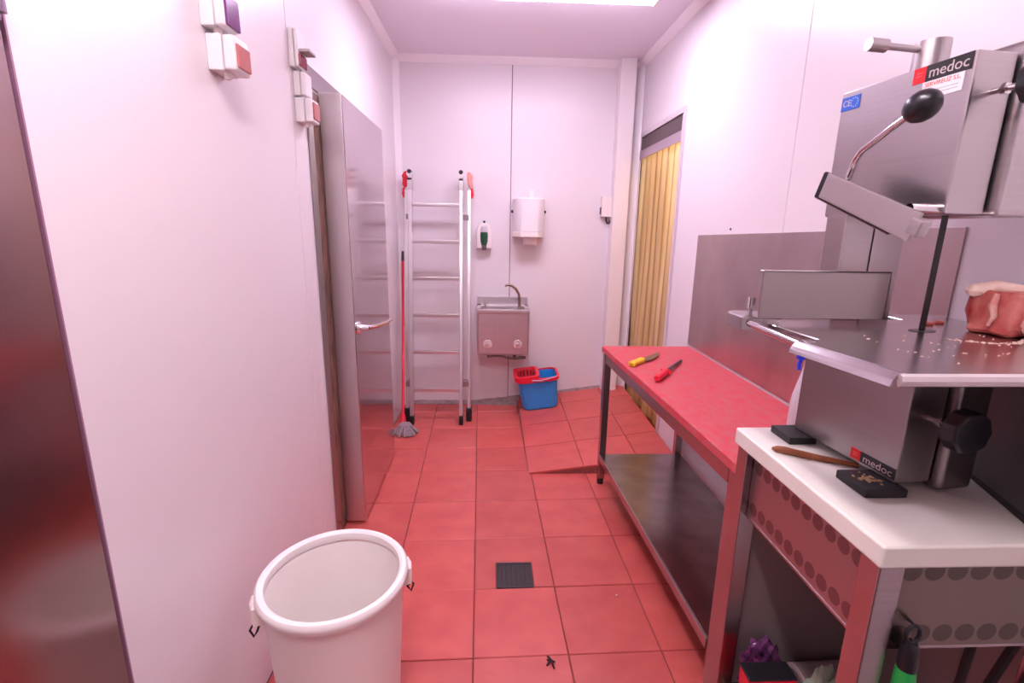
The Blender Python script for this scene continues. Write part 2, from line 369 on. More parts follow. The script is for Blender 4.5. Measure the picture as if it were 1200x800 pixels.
# ------------------------------------------------------------------ cold room door on the left wall
d1 = setempty('door_1', 'thick insulated stainless cold room door with lever handle on the left wall')
FX = -.640
MB().box((-.735, 2.290, .012), (FX, 3.07, 2.05), .004).build('leaf', DOORSTEEL, d1)
MB().box((-.736, 2.283, .010), (FX-.003, 2.2895, 2.051), .002).build('end_plate', mat('end_plate_steel', (.66, .60, .61), .36, 1, noise=((2, 2, 1.5), .6, (.55, .48, .49))), d1)
MB().box((XL, 2.205, .0), (-.738, 2.284, 2.04), .003).build('gasket', RUST, d1)['label'] = 'rusty brown door gasket edge'
MB().box((XL, 2.14, .0), (-.737, 2.20, 2.06), .004).build('jamb', STEEL, d1)
MB().box((XL, 2.08, 2.052), (-.737, 3.12, 2.13), .003).build('lintel', STEEL, d1)
MB().box((XL, 3.075, .0), (-.70, 3.12, 2.05), .003).build('far_jamb', STEEL, d1)
h = MB().cyl((FX-.002, 2.352, 1.02), (FX+.012, 2.352, 1.02), .034, .030, 24).cyl((FX, 2.352, 1.02), (FX+.05, 2.352, 1.02), .016, .014, 16)
h.tube([(FX+.045, 2.352, 1.02), (FX+.060, 2.372, 1.022), (FX+.080, 2.41, 1.020), (FX+.105, 2.47, 1.022), (FX+.125, 2.53, 1.032)], [.013, .012, .011, .010, .007], 12).build('handle', CHROME, d1)['label'] = 'chrome lever handle'
# stainless leaf at the far left edge, set back from the wall
d2 = setempty('door_2', 'dark reflective stainless door set back at the left edge of the view')
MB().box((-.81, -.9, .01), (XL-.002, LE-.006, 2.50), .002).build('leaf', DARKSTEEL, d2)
MB().box((XL-.003, .815, 1.79), (XL+.014, .850, 1.875), .004).cyl((XL+.018, .842, 1.80), (XL+.018, .842, 1.87), .008, n=14).build('hinge', mat('hinge_metal', (.30, .22, .30), .3, 1), d2)
MB().box((-.86, -.95, 0), (-.745, -.9, ZC)).box((-.86, -.95, 2.50), (-.745, LE-.008, ZC)).build('frame', TRIM, d2)
o = MB().box((XL-.10, YF, 0), (XL, -.95, ZC)).build('wall_left_near', WALL); struct(o, 'white left wall behind the viewpoint')

# ------------------------------------------------------------------ strip curtain
cu = thing('strip_curtain', 'amber plastic strip curtain hanging in the doorway of the right wall', 'curtain', (XR, (DY0+DY1)/2, .14))
MB().box((-.004, -.425, 1.955), (.03, .425, 2.055), .004).build('header_rail', mat('curtain_rail', (.13, .085, .09), .4, .6), cu)
MB().box((-.012, -.425, 1.90), (-.004, .425, 1.962), .002).build('clamp_bar', mat('clamp_bar', (.52, .40, .48), .4, .6), cu)
random.seed(11)
for k in range(7):
    y0 = -.42+k*.117; wdt = .137; off = .004*(k % 2); ph = random.uniform(0, 6); vs_ = []; nz_ = 14
    for a in range(nz_+1):
        z = .012+1.91*a/nz_; amp = (1-a/nz_)*.010
        for b in range(5):
            u = b/4-.5
            vs_.append((.006+off+.012*math.cos(u*PI)*(1 if k % 2 else -.4)+amp*math.sin(3*z+ph), y0+wdt*(u+.5)+amp*.6*math.sin(2*z+ph), z))
    fc = [(5*a+b, 5*a+b+1, 5*a+b+6, 5*a+b+5) for a in range(nz_) for b in range(4)]
    o = MB().faces(vs_, fc).build('strip', AMBER, cu)
    md = o.modifiers.new('thick', 'SOLIDIFY'); md.thickness = .002

# ------------------------------------------------------------------ wall boxes
def wall_box(name, label, cat, y, z, w_, h_, d, lens=None, lens_m=None, group=None, x=XL, gland=True):
    t = thing(name, label, cat, (x, y, z), group=group)
    MB().box((0, 0, 0), (d*.55, w_, h_), .004).build('back_box', WHITEPL, t)
    MB().box((d*.56, .001, .001), (d, w_-.001, h_-.001), .007, 3).build('cover', WHITEPL, t)
    if lens:
        l0, l1, h0, h1 = lens
        MB().box((d-.003, l0*w_, h0*h_), (d+.006, l1*w_, h1*h_), .003).build('lens', lens_m, t)
    if gland: MB().cyl((d*.45, w_*.4, .002), (d*.45, w_*.4, -.014), .012, .009, 12).build('cable_gland', CREAMPL, t)
    return t
wall_box('switch_box', 'upper white switch box with purple window, left wall near the top edge', 'switch', 1.425, 1.995, .075, .085, .062, (.08, .98, .06, .94), PURPLE)
wall_box('switch_box', 'white switch box with pinkish-red window under the purple one', 'switch', 1.44, 1.895, .085, .088, .072, (.12, .92, .12, .78), REDLENS)
wall_box('pilot_lamp_box', 'topmost narrow white box with dark red lens and small hood, beside the steel door', 'switch', 2.005, 2.07, .08, .13, .035, (.06, .92, .04, .36), DKREDLENS, gland=False)
MB().box((.036, .006, .052), (.075, .076, .062), .002).build('hood', mat('hood_grey', (.50, .44, .44), .5), bpy.data.objects['pilot_lamp_box'])
wall_box('switch_box', 'white switch box in the middle of the column beside the steel door', 'switch', 2.03, 1.978, .075, .085, .045)
wall_box('switch_box', 'lowest white switch box of the column, at the rusty jamb of the steel door', 'switch', 2.03, 1.885, .085, .087, .062, (.15, .9, .15, .85), REDLENS)

# ------------------------------------------------------------------ back wall fittings
t = thing('socket_box', 'small white electrical box with dangling cable beside the square post', 'socket', (.925, YB, 1.68))
MB().box((-.04, -.055, -.075), (.042, 0, .085), .006).build('body', CREAMPL, t)
MB().box((-.046, -.045, -.055), (-.040, -.012, .0), .002).build('switch_flap', BLACKPL, t)
MB().tube([(.005, -.03, -.07), (.006, -.032, -.10), (.016, -.032, -.125), (.036, -.028, -.125), (.040, -.02, -.10)], .007, 8).build('cable', RUBBER, t)
t = thing('towel_dispenser', 'white rounded paper towel dispenser on the back wall', 'dispenser', (.298, YB, 1.42))
prof = [(-.122, 0), (-.122, -.09), (-.105, -.15), (-.065, -.19), (0, -.20), (.065, -.19), (.105, -.15), (.122, -.09), (.122, 0)]
MB().prism(prof, .062, .315, .012, seg=3).build('cover', WHITEPL, t)
MB().prism([(x*1.03, y*1.03) for x, y in prof], .02, .060, .004).build('lower_cover', CREAMPL, t)
MB().cyl((.016, -.09, -.040), (.016, -.09, .024), .054, .058, 28).build('paper_roll', mat('paper', (.86, .78, .78), .8), t)
MB().box((-.005, -.10, .30), (.035, -.03, .38), .008).build('top_latch', WHITEPL, t)
for s in (-1, 1):
    MB().cyl((s*.118, -.05, .215), (s*.140, -.05, .215), .013, .010, 14).build('side_lock', BLACKPL, t)
t = thing('soap_dispenser', 'white soap dispenser with dark green window above the sink', 'dispenser', (-.056, YB, 1.34))
prof = [(-.06, .0), (.06, 0), (.062, .15), (.045, .185), (.02, .20), (-.02, .20), (-.045, .185), (-.062, .15)]
MX = Matrix(((1, 0, 0, 0), (0, 0, -1, 0), (0, 1, 0, 0), (0, 0, 0, 1)))
MB().prism(prof, 0, .075, .012, MX, seg=3).build('cover', CREAMPL, t)
MB().lathe([(0, .0), (.022, .0), (.030, .03), (.032, .07), (.030, .10), (0, .10)], (0, -.068, .03), 20).build('window', GREENLIQ, t)
MB().lathe([(0, .0), (.030, .0), (.031, .02), (.022, .045), (0, .052)], (0, -.068, .131), 20).build('bottle_top', CLEARPL, t)
MB().cyl((0, -.068, -.008), (0, -.068, .03), .018, .022, 16).build('nozzle', mat('nozzle', (.12, .09, .10), .4), t)
MB().cyl((0, 0, .212), (0, -.022, .212), .011, .009, 12).build('lock', BLACKPL, t)
# hand wash sink
SINKSTEEL = mat('sink_steel', (.70, .63, .65), .42, 1, noise=((160, 160, 2), .4, (.62, .55, .57)))
t = thing('hand_sink', 'wall-hung stainless hand-wash sink with curved tap on the back wall', 'sink', (.10, YB, .51))
W2 = .205; dp = .265
m_ = MB().box((-W2, -dp, 0), (W2, -dp+.006, .335), .002).box((-W2, -dp, 0), (-W2+.006, 0, .335)).box((W2-.006, -dp, 0), (W2, 0, .335)).box((-W2, -dp, -.002), (W2, 0, .006))
m_.build('apron', SINKSTEEL, t)
m_ = MB().box((-W2-.008, -dp-.01, .335), (W2+.008, -dp+.035, .368), .006).box((-W2-.008, -dp, .335), (-W2+.03, 0, .368), .006).box((W2-.03, -dp, .335), (W2+.008, 0, .368), .006).box((-W2-.008, -.06, .335), (W2+.008, 0, .368), .006)
m_.build('rim', SINKSTEEL, t)
bw = bmesh.new(); bw.free()
vs_ = []; 
for k, (s, z) in enumerate(((1, .36), (.93, .30), (.8, .22), (.4, .20), (0, .198))):
    for q in range(24):
        a = 2*PI*q/24; vs_.append((.172*s*math.copysign(abs(math.cos(a))**.5, math.cos(a)), -.145+.088*s*math.copysign(abs(math.sin(a))**.5, math.sin(a)), z))
fc = [(24*k+q, 24*k+(q+1) % 24, 24*k+24+(q+1) % 24, 24*k+24+q) for k in range(4) for q in range(24)]
MB().faces(vs_, fc).build('bowl', SINKSTEEL, t)
MB().box((-W2-.004, -.014, .368), (W2+.004, 0, .435), .003).build('splashback', SINKSTEEL, t)
MB().tube([(.13, -.19, .36), (.132, -.19, .43), (.125, -.195, .48), (.10, -.20, .525), (.065, -.205, .55), (.03, -.21, .558), (.015, -.21, .545)], [.014, .012, .011, .011, .011, .011, .010], 14).build('tap', mat('tap_metal', (.42, .36, .30), .22, 1), t)
MB().cyl((-.15, -.10, .366), (-.15, -.10, .395), .008, n=10).cyl((-.15, -.10, .39), (-.12, -.12, .395), .005, n=8).build('plug_lever', CHROME, t)
for x in (-.123, .117):
    kn = MB().cyl((x, -dp, .085), (x, -dp-.008, .085), .036, .034, 24).build('push_button', mat('bright_button', (.92, .86, .88), .25, .5), t)
    MB().cyl((x, -dp-.008, .085), (x, -dp-.028, .085), .015, .012, 18).build('button_stud', ALU, kn)
MB().tube([(-.13, -.20, .0), (-.12, -.22, -.028), (-.06, -.23, -.020), (.0, -.23, -.024), (.05, -.23, -.036), (.10, -.22, -.046), (.165, -.20, -.044)], .010, 10).build('hose', mat('grey_hose', (.20, .16, .16), .5), t)
MB().cyl((.10, -.18, -.045), (.10, -.18, .0), .016, n=14).cyl((.13, -.20, -.044), (.19, -.20, -.040), .014, .012, 12).build('valve', mat('valve_brass', (.20, .16, .15), .35, .9), t)
MB().cyl((-.03, -.15, -.05), (-.03, -.15, .0), .03, n=18).build('drain_cup', CREAMPL, t)

# ------------------------------------------------------------------ ladder leaning on the back wall
def lerp(a, b, f): return Vector(a)+(Vector(b)-Vector(a))*f
t = thing('ladder', 'aluminium folding ladder with red-capped tops leaning on the back wall', 'ladder', (-.42, 3.62, 0))
def rail(p0, p1, wx, wy, name):
    d = (Vector(p1)-Vector(p0)); L_ = d.length; q = Matrix.Translation(p0) @ d.to_track_quat('Z', 'Y').to_matrix().to_4x4()
    # keep the section square to the room
    z = d.normalized(); x = Vector((1, 0, 0)); x = (x-z*x.dot(z)).normalized(); y = z.cross(x)
    q = Matrix(((x.x, y.x, z.x, p0[0]), (x.y, y.y, z.y, p0[1]), (x.z, y.z, z.z, p0[2]), (0, 0, 0, 1)))
    return MB().box((-wx/2, -wy/2, 0), (wx/2, wy/2, L_), .003, M=q).build(name, ALU, t, world=True)
FR = [((-.607, 3.60, .05), (-.622, 3.935, 1.80)), ((-.226, 3.60, .05), (-.232, 3.935, 1.80))]
RR = [((-.655, 3.675, .06), (-.655, 3.965, 1.78)), ((-.168, 3.675, .06), (-.172, 3.965, 1.78))]
for k, (a, b) in enumerate(FR):
    rail(a, b, .026, .055, 'rail')
    bx = Vector(b)
    MB().box((a[0]-.015, a[1]-.034, 0), (a[0]+.015, a[1]+.026, .075), .004).build('foot', RUBBER, t, world=True)
    MB().box((bx.x-.019, bx.y-.034, bx.z-.02), (bx.x+.019, bx.y+.034, bx.z+.05), .005).build('top_bracket', ALU, t, world=True)
    MB().cyl((bx.x, bx.y-.03, bx.z+.095), (bx.x, bx.y+.03, bx.z+.095), .022, n=18).box((bx.x-.014, bx.y-.02, bx.z+.04), (bx.x+.014, bx.y+.02, bx.z+.10), .004).build('hinge_head', WHITEPL, t, world=True)
    MB().cyl((bx.x, bx.y-.034, bx.z+.112), (bx.x, bx.y+.034, bx.z+.112), .016, n=14).box((bx.x-.015, bx.y-.036, bx.z+.052), (bx.x+.015, bx.y+.0, bx.z+.064)).build('hinge_cap', BLACKPL, t, world=True)
for k, (a, b) in enumerate(RR):
    rail(a, b, .026, .045, 'rail')
    MB().box((a[0]-.022, a[1]-.036, .0), (a[0]+.022, a[1]+.030, .11), .008).build('rubber_foot', RUBBER, t, world=True)
    s = -1 if k == 0 else 1; bx = Vector(b)
    MB().prism([(-s*.004, .03), (s*.014, .015), (s*.030, .04), (s*.026, .075), (s*.032, .105), (s*.012, .135), (-s*.012, .14), (-s*.016, .09)][::s], -.018, .018, .006, Matrix.Translation(bx+Vector((0, 0, .0))) @ MX).build('top_hook', REDPL if k == 0 else PINKPL, t, world=True)
    MB().prism([(s*.012, -.045), (s*.026, -.06), (s*.036, -.03), (s*.030, .015), (s*.012, .02)][::s], -.012, .012, .004, Matrix.Translation(bx) @ MX).build('lower_hook', REDPL, t, world=True)
for z in (1.67, 1.395, 1.117, .837, .557, .267):
    f = (z-.05)/1.75; a = lerp(*FR[0], f); b = lerp(*FR[1], f)
    MB().box((a.x+.012, a.y-.015, z-.014), (b.x-.012, b.y+.016, z+.012), .004).build('rung', ALU, t, world=True)
for z in (1.58, .31):
    for (fa, fb), (ra, rb) in zip(FR, RR):
        p = lerp(fa, fb, (z-.05)/1.75); q = lerp(ra, rb, (z-.06)/1.72)
        MB().box((min(p.x, q.x), p.y-.005, z-.02), (max(p.x, q.x), q.y+.005, z+.02), .003).build('clip', mat('clip_metal', (.35, .28, .28), .4, .8), t, world=True)

# ------------------------------------------------------------------ mop
t = thing('mop', 'red-handled string mop leaning in the back left corner', 'mop', (-.645, 3.42, 0))
A, B = Vector((-.652, 3.46, .07)), Vector((-.705, 3.99, 1.31))
MB().tube([A, lerp(A, B, .5), lerp(A, B, .94)], .0105, 12).build('handle', REDPL, t, world=True)
MB().tube([lerp(A, B, .94), lerp(A, B, 1.0)], [.0125, .010], 12).build('grip', BLACKPL, t, world=True)
MB().cyl(A-(B-A).normalized()*.02, A+(B-A).normalized()*.06, .028, .015, 16).build('socket', REDPL, t, world=True)
m_ = MB(); random.seed(5)
for k in range(46):
    a = 2*PI*k/46+random.uniform(-.1, .1); r = random.uniform(.05, .085); c = Vector((-.632, 3.415, 0))
    ex = 1.2
    p = [Vector((-.652, 3.452, .075)), c+Vector((math.cos(a)*r*.5, math.sin(a)*r*.5, .065+random.uniform(-.01, .012))), c+Vector((math.cos(a)*r*.9, math.sin(a)*r*.8, .03)), c+Vector((math.cos(a)*r*ex, math.sin(a)*r, .008))]
    m_.tube(p, .0085, 6)
o = m_.build('yarn', MOPM, t, world=True); o['kind'] = 'stuff'; o['label'] = 'grey mop strands'

# ------------------------------------------------------------------ mop bucket on the ramp
bkt = thing('mop_bucket', 'blue mop bucket with red wringer standing on the tiled ramp', 'bucket', (.415, 3.84, ramp_z(.415, 3.84)+.009))
bkt.matrix_basis = bkt.matrix_basis @ Matrix.Rotation(-math.atan(.128), 4, 'Y') @ Matrix.Rotation(math.atan(.039), 4, 'X')
def rrect(hx, hy, r, n=5):
    p = []
    for cx, cy, a0 in ((hx-r, hy-r, 0), (-hx+r, hy-r, 90), (-hx+r, -hy+r, 180), (hx-r, -hy+r, 270)):
        for k in range(n+1):
            a = math.radians(a0+90*k/n); p.append((cx+r*math.cos(a), cy+r*math.sin(a)))
    return p
def shell(rows, inner=None):
    """rows = list of (poly, z); lofts them"""
    n = len(rows[0][0]); v = [(x, y, z) for p, z in rows for x, y in p]
    f = [(n*k+i, n*k+(i+1) % n, n*k+n+(i+1) % n, n*k+n+i) for k in range(len(rows)-1) for i in range(n)]
    return v, f, n
rows = [(rrect(.13, .095, .05), .0), (rrect(.145, .108, .055), .02), (rrect(.158, .118, .06), .20), (rrect(.165, .125, .06), .262), (rrect(.158, .118, .056), .262), (rrect(.150, .11, .05), .20), (rrect(.138, .10, .045), .012), (rrect(.01, .01, .005), .012)]
v, f, n = shell(rows); f.append(tuple(range(n))[::-1])
MB().faces(v, f).build('body', BLUEPL, bkt)
rows = [(rrect(.160, .121, .06), .245), (rrect(.176, .136, .065), .248), (rrect(.178, .138, .065), .272), (rrect(.160, .120, .058), .275), (rrect(.160, .121, .06), .245)]
v, f, n = shell(rows); MB().faces(v, f).build('rim', REDPL, bkt)
# wringer basket on the left half
rows = [([(x-.085, y) for x, y in rrect(.102, .135, .05)], .262), ([(x-.085, y) for x, y in rrect(.104, .137, .05)], .298), ([(x-.085, y) for x, y in rrect(.078, .108, .04)], .300), ([(x-.085, y) for x, y in rrect(.060, .085, .04)], .225), ([(x-.085, y) for x, y in rrect(.05, .07, .03)], .19)]
v, f, n = shell(rows); MB().faces(v, f).build('wringer', REDPL, bkt)
m_ = MB()
for k in range(14):
    a = 2*PI*k/14; m_.box((-.085+.068*math.cos(a)-.006, .095*math.sin(a)-.006, .22), (-.085+.068*math.cos(a)+.006, .095*math.sin(a)+.006, .292), .003, 1)
o = m_.build('wringer_slots', mat('dark_red', (.28, .005, .02), .5), bkt); o['kind'] = 'stuff'
h = [(-.085+.0+.18*0, 0, 0)]
MB().tube([(.155, -.10, .268), (.12, -.135, .275), (.02, -.142, .262), (-.05, -.14, .268)], .006, 8).build('bail_handle', mat('bail', (.55, .40, .60), .4), bkt)

# ------------------------------------------------------------------ white round bin in front
bc = (-.440, 1.222, 0)
bn = thing('bin', 'large ivory round plastic bin on the floor by the left wall', 'bin', bc)
MB().lathe([(0, .0), (.155, .0), (.163, .008), (.170, .15), (.180, .32), (.188, .49), (.190, .51), (.184, .51), (.174, .32), (.164, .15), (.155, .02), (0, .02)], n=72).build('body', BINPL, bn)
MB().lathe([(.187, .515), (.194, .512), (.202, .516), (.206, .528), (.205, .538), (.199, .545), (.189, .546), (.182, .541), (.180, .528), (.183, .516), (.187, .515)], n=72).build('rim', mat('rim_ivory', (.94, .87, .86), .38), bn)
for ang in (math.radians(18), math.radians(205)):
    ca, sa = math.cos(ang), math.sin(ang); Mh = Matrix.Rotation(ang, 4, 'Z')
    MB().prism([(.180, -.035), (.212, -.028), (.217, 0), (.212, .028), (.180, .035)], .468, .524, .005, Mh).build('handle_lug', BINPL, bn)
    pts = [(.184, -.006, .472), (.200, -.006, .462), (.206, -.004, .446), (.214, .0, .452), (.222, .003, .440), (.214, .004, .418), (.205, .004, .432), (.198, .006, .452), (.184, .006, .468)]
    MB().tube([Mh @ Vector(p) for p in pts], .0032, 8).build('wire_clip', mat('wire_black', (.03, .02, .02), .4, .6), bn)
MB().cyl((.0, .0, .0195), (.0, .0, .021), .006, n=10).build('mould_mark', mat('mould_mark', (.62, .42, .36), .5), bn)

# ------------------------------------------------------------------ red topped work table
tb = thing('work_table', 'stainless work table with red cutting-board top and lower shelf', 'table', (.92, 1.98, 0))
def TBM(*a): return a
top = [(.712, 1.252), (1.155, 1.252), (1.155, 2.712), (.646, 2.712)]
MB().prism(top, .818, .85, .004).build('top', REDBOARD, tb, world=True)
def lx(y): return .712-(.066)*(y-1.252)/1.46
for (x, y) in ((lx(1.285)+.024, 1.285), (lx(2.675)+.024, 2.675), (1.13, 1.285), (1.13, 2.675)):
    l = MB().box((x-.02, y-.02, .035), (x+.02, y+.02, .817), .004).build('leg', STEEL, tb, world=True)
    MB().cyl((x, y, 0), (x, y, .04), .019, .021, 16).build('foot', RUBBER, l, world=True)
yA, yB_ = 1.307, 2.653
MB().prism([(lx(yA)+.006, yA), (lx(yA)+.036, yA), (lx(yB_)+.036, yB_), (lx(yB_)+.006, yB_)], .765, .817, .002).build('side_rail', STEEL, tb, world=True)
MB().box((1.115, yA, .775), (1.145, yB_, .817), .002).build('back_rail', STEEL, tb, world=True)
for y in (1.285, 2.675): MB().box((lx(y)+.046, y-.015, .775), (1.108, y+.015, .817), .002).build('end_rail', STEEL, tb, world=True)
MB().prism([(lx(1.30)+.008, 1.307), (1.14, 1.307), (1.14, 2.652), (lx(2.65)+.008, 2.652)], .190, .202, .002).build('shelf', SHELFSTEEL, tb, world=True)
MB().prism([(lx(yA)+.001, yA), (lx(yA)+.009, yA), (lx(yB_)+.009, yB_), (lx(yB_)+.001, yB_)], .165, .203, .002).build('shelf_edge', STEEL, tb, world=True)
# stainless panel behind it
o = MB().prism([(1.175, .856), (2.75, .856), (2.75, 1.482), (1.175, 1.522)], 0, .004, .001, Matrix(((0, 0, -1, XR-.0005), (1, 0, 0, 0), (0, 1, 0, 0), (0, 0, 0, 1))))
tag(o.build('splash_panel', PANELSTEEL), 'large stainless splash panel fixed to the right wall behind the red table', 'wall panel')

# ------------------------------------------------------------------ knives
t = thing('knife', 'butcher knife with yellow handle on the red table top', 'knife', (.69, 2.275, .8505), math.atan2(.22, .21))
MB().box((.0, -.017, .0), (.125, .017, .024), .009, 3).box((.0, -.021, .0), (.02, .018, .024), .008, 3).build('handle', YELPL, t)
MB().faces([(.12, -.024, .010), (.18, -.030, .010), (.27, -.018, .010), (.345, .012, .010), (.12, .014, .010), (.12, -.024, .0125), (.18, -.030, .011), (.27, -.018, .011), (.345, .012, .011), (.12, .014, .0135)], [(4, 3, 2, 1, 0), (5, 6, 7, 8, 9), (0, 1, 6, 5), (1, 2, 7, 6), (2, 3, 8, 7), (3, 4, 9, 8), (4, 0, 5, 9)]).build('blade', BLADE, t)
t = thing('sharpening_steel', 'red-handled sharpening steel on the red table, nearer than the yellow knife', 'tool', (.735, 2.025, .8505), math.atan2(.42, .30))
MB().tube([(-.003, 0, .018), (.008, 0, .018), (.03, 0, .018), (.07, 0, .018), (.11, 0, .018), (.125, 0, .018), (.135, 0, .018)], [.012, .0175, .016, .0155, .0165, .018, .014], 16).build('handle', REDPL, t)
MB().box((.122, -.024, .006), (.136, .024, .030), .005).build('guard', REDPL, t)
MB().tube([(.134, 0, .018), (.25, 0, .015), (.40, 0, .011), (.415, 0, .0105)], [.0085, .0085, .007, .003], 12).build('rod', mat('steel_rod', (.13, .105, .115), .4, .9), t)

# ------------------------------------------------------------------ saw table with white top
DULL = mat('dull_sheet', (.30, .235, .23), .55, .4)
st = thing('saw_stand', 'stainless stand with thick white plastic top under the meat saw', 'table', (.92, .98, 0))
MB().box((.688, .718, .924), (1.158, 1.247, .97), .006, 3).build('top', POLY, st, world=True)
for x, y in ((.735, .765), (.722, 1.215), (1.125, .765), (1.125, 1.215)):
    MB().box((x-.025, y-.025, 0), (x+.025, y+.025, .923), .005).build('leg', STEEL, st, world=True)
MB().prism([(.790, .912), (1.188, .912), (1.188, .735), (.790, .735)], 0, .004, 0, Matrix(((0, 0, 1, .718), (1, 0, 0, 0), (0, 1, 0, 0), (0, 0, 0, 1)))).build('side_apron', swirl('swirled_side', 1, (.885, .765), .040, .0), st, world=True)
MB().box((.716, .790, .728), (.73, 1.188, .735), .001).build('side_apron_lip', STEEL, st, world=True)
MB().box((.7605, .744, .735), (1.10, .748, .923)).build('front_apron', swirl('swirled_front_shaded', 0, (.898, .763), .044, .01, (.27, .225, .20)), st, world=True)  # sheet darker than the side apron, the dim near face put into its colour
MB().box((.7605, .744, .728), (1.10, .756, .735), .001).build('front_apron_lip', STEEL, st, world=True)
MB().box((1.13, .79, .131), (1.136, 1.19, .92)).build('back_sheet', DULL, st, world=True)
MB().box((.748, 1.212, .131), (1.10, 1.218, .92)).build('end_sheet', DULL, st, world=True)
MB().box((.735, .765, .115), (1.125, 1.215, .13), .002).build('shelf', SHELFSTEEL, st, world=True)

# things under the stand
t = thing('crate', 'red plastic crate with black lid on the shelf under the white-topped stand', 'crate', (.795, 1.106, .1305))
v, f, n = shell([(rrect(.062, .027, .01), 0), (rrect(.070, .031, .010), .15), (rrect(.066, .027, .01), .15), (rrect(.058, .022, .008), .006)]); f += [tuple(range(n))[::-1], tuple(range(3*n, 4*n))]
MB().faces(v, f).build('body', REDPL, t)
MB().box((-.070, -.029, .1502), (.070, .031, .158), .004).build('lid', BLACKPL, t)
def lump(name, m, c, r, seed, parent=None, amp=.25, n=3, jag=0):
    random.seed(seed); t_ = bmesh.new(); bmesh.ops.create_icosphere(t_, subdivisions=n, radius=1)
    ph = [random.uniform(0, 6) for _ in range(9)]
    for v_ in t_.verts:
        q = v_.co; k = 1+amp*(math.sin(5*q.x+ph[0])*math.sin(6*q.y+ph[1])+.6*math.sin(11*q.z+ph[2]+4*q.x)+.4*math.sin(15*q.y+ph[3]+6*q.z))*.6
        v_.co = Vector((c[0]+q.x*k*r[0], c[1]+q.y*k*r[1], max(c[2]+q.z*k*r[2], c[2]-r[2]*.8)))
    if jag:
        for v_ in t_.verts: v_.co += Vector((random.uniform(-1, 1)*r[0], random.uniform(-1, 1)*r[1], random.uniform(-1, 1)*r[2]))*jag
    b_ = MB(); b_._join(t_); return b_.build(name, m, parent, smooth=not jag)
tag(lump('plastic_bag', BAGP, (.815, 1.175, .228), (.058, .022, .098), 4, amp=.12, n=3, jag=.14), 'crumpled purple and black plastic bag behind the red crate', 'bag')
t = thing('paper_roll', 'grey roll lying beside the red crate under the stand', 'roll', (.950, 1.146, .1305))
MB().cyl((-.04, -.01, .063), (.15, -.004, .063), .062, n=36).build('roll', ROLLG, t)
MB().lathe([(.048, 0), (.062, 0), (.062, .004), (.048, .004), (.048, 0)], n=36, M=Matrix.Translation((-.0405, -.01, .063)) @ Matrix.Rotation(PI/2, 4, 'Y') @ Matrix.Translation((0, 0, -.004))).build('end_ring', mat('roll_end', (.55, .42, .42), .6), t)
tag(lump('cloth', CLOTHG, (.915, 1.045, .232), (.042, .026, .125), 9, amp=.4, n=4), 'crumpled pale green cloth in front of the grey roll under the stand', 'cloth')
t = thing('hanging_brush', 'green and black handled tool hanging by its ring beside the stand leg', 'tool', (.786, .725, .78))
ring = [(.013*math.cos(2*PI*k/20), 0, .018*math.sin(2*PI*k/20)) for k in range(20)]
m_ = MB().tube(ring+[ring[0]], .004, 8, cap=False).cyl((0, .018, .0185), (0, -.004, .0185), .003, n=8); m_.build('ring', BLACKPL, t)
MB().tube([(0, 0, -.016), (0, 0, -.03), (.001, 0, -.06), (.002, 0, -.075)], [.010, .015, .017, .016], 14).build('handle', BLACKPL, t)
MB().tube([(.002, 0, -.075), (.003, 0, -.10), (.004, 0, -.20), (.004, 0, -.22)], [.0165, .018, .018, .013], 14).build('grip', GREENPL, t)
for k, dx in enumerate((0, .068)):
    p = [(1.01+dx, .80-.02*k, .925), (1.005+dx, .80-.02*k, .80), (1.0+dx, .80-.02*k, .70), (.995+dx, .80, .58), (.99+dx, .83, .40), (1.0+dx, .86, .14)]
    tag(MB().tube(p, .0085, 10).build('cable', RUBBER), ('left' if k == 0 else 'right')+' of the two black cables hanging below the front of the stand', 'cable', 'black cables under the stand')

# ------------------------------------------------------------------ meat band saw
SW = thing('meat_saw', 'large stainless table band saw standing on the white plastic top', 'saw', (.85, .896, .97), math.radians(6))
def S(m_, name, m, parent=None, world=False): return m_.build(name, m, parent or SW, world)
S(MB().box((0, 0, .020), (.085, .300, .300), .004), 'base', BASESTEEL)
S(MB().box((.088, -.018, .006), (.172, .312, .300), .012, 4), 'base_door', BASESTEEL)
S(MB().box((.0, .238, .300), (.078, .300, .575), .004), 'column', SAWSTEEL)
S(MB().box((.082, .240, .300), (.165, .308, .575), .004), 'column_door', SAWSTEEL)
S(MB().box((0, .012, .570), (.085, .310, .850), .005), 'head', SAWSTEEL)
S(MB().box((.090, -.004, .566), (.185, .318, .872), .014, 4), 'head_door', SAWSTEEL)
# table plate in world coordinates
TZ = 1.30
S(MB().prism([(.612, .664), (1.15, .666), (1.15, 1.20), (1.002, 1.20), (1.002, 1.128), (.628, 1.105), (.638, .90), (.586, .872)], TZ-.010, TZ, .002), 'table_plate', TABLESTEEL, world=True)
def sweep(prof, a, b, out):
    """profile (out, z) swept from a to b"""
    a, b, o_ = Vector(a), Vector(b), Vector(out).normalized(); n = len(prof); vv = []
    for p in (a, b): vv += [p+o_*u+Vector((0, 0, z)) for u, z in prof]
    return vv, [tuple(range(n))[::-1], tuple(range(n, 2*n))]+[(i, (i+1) % n, n+(i+1) % n, n+i) for i in range(n)]
pf = [(-.002, -.004), (-.002, .0005), (.004, .003), (.012, .001), (.020, -.008), (.024, -.018), (.021, -.019), (.016, -.010), (.008, -.004)]
vv, ff = sweep(pf, (.612, .664, TZ), (.586, .872, TZ), (-.99, -.12, 0)); S(MB().faces(vv, ff), 'front_lip', TABLESTEEL, world=True)
pf = [(.0, -.008), (.0, .001), (.004, .002), (.009, -.001), (.011, -.008), (.008, -.016), (.004, -.018), (.002, -.014)]
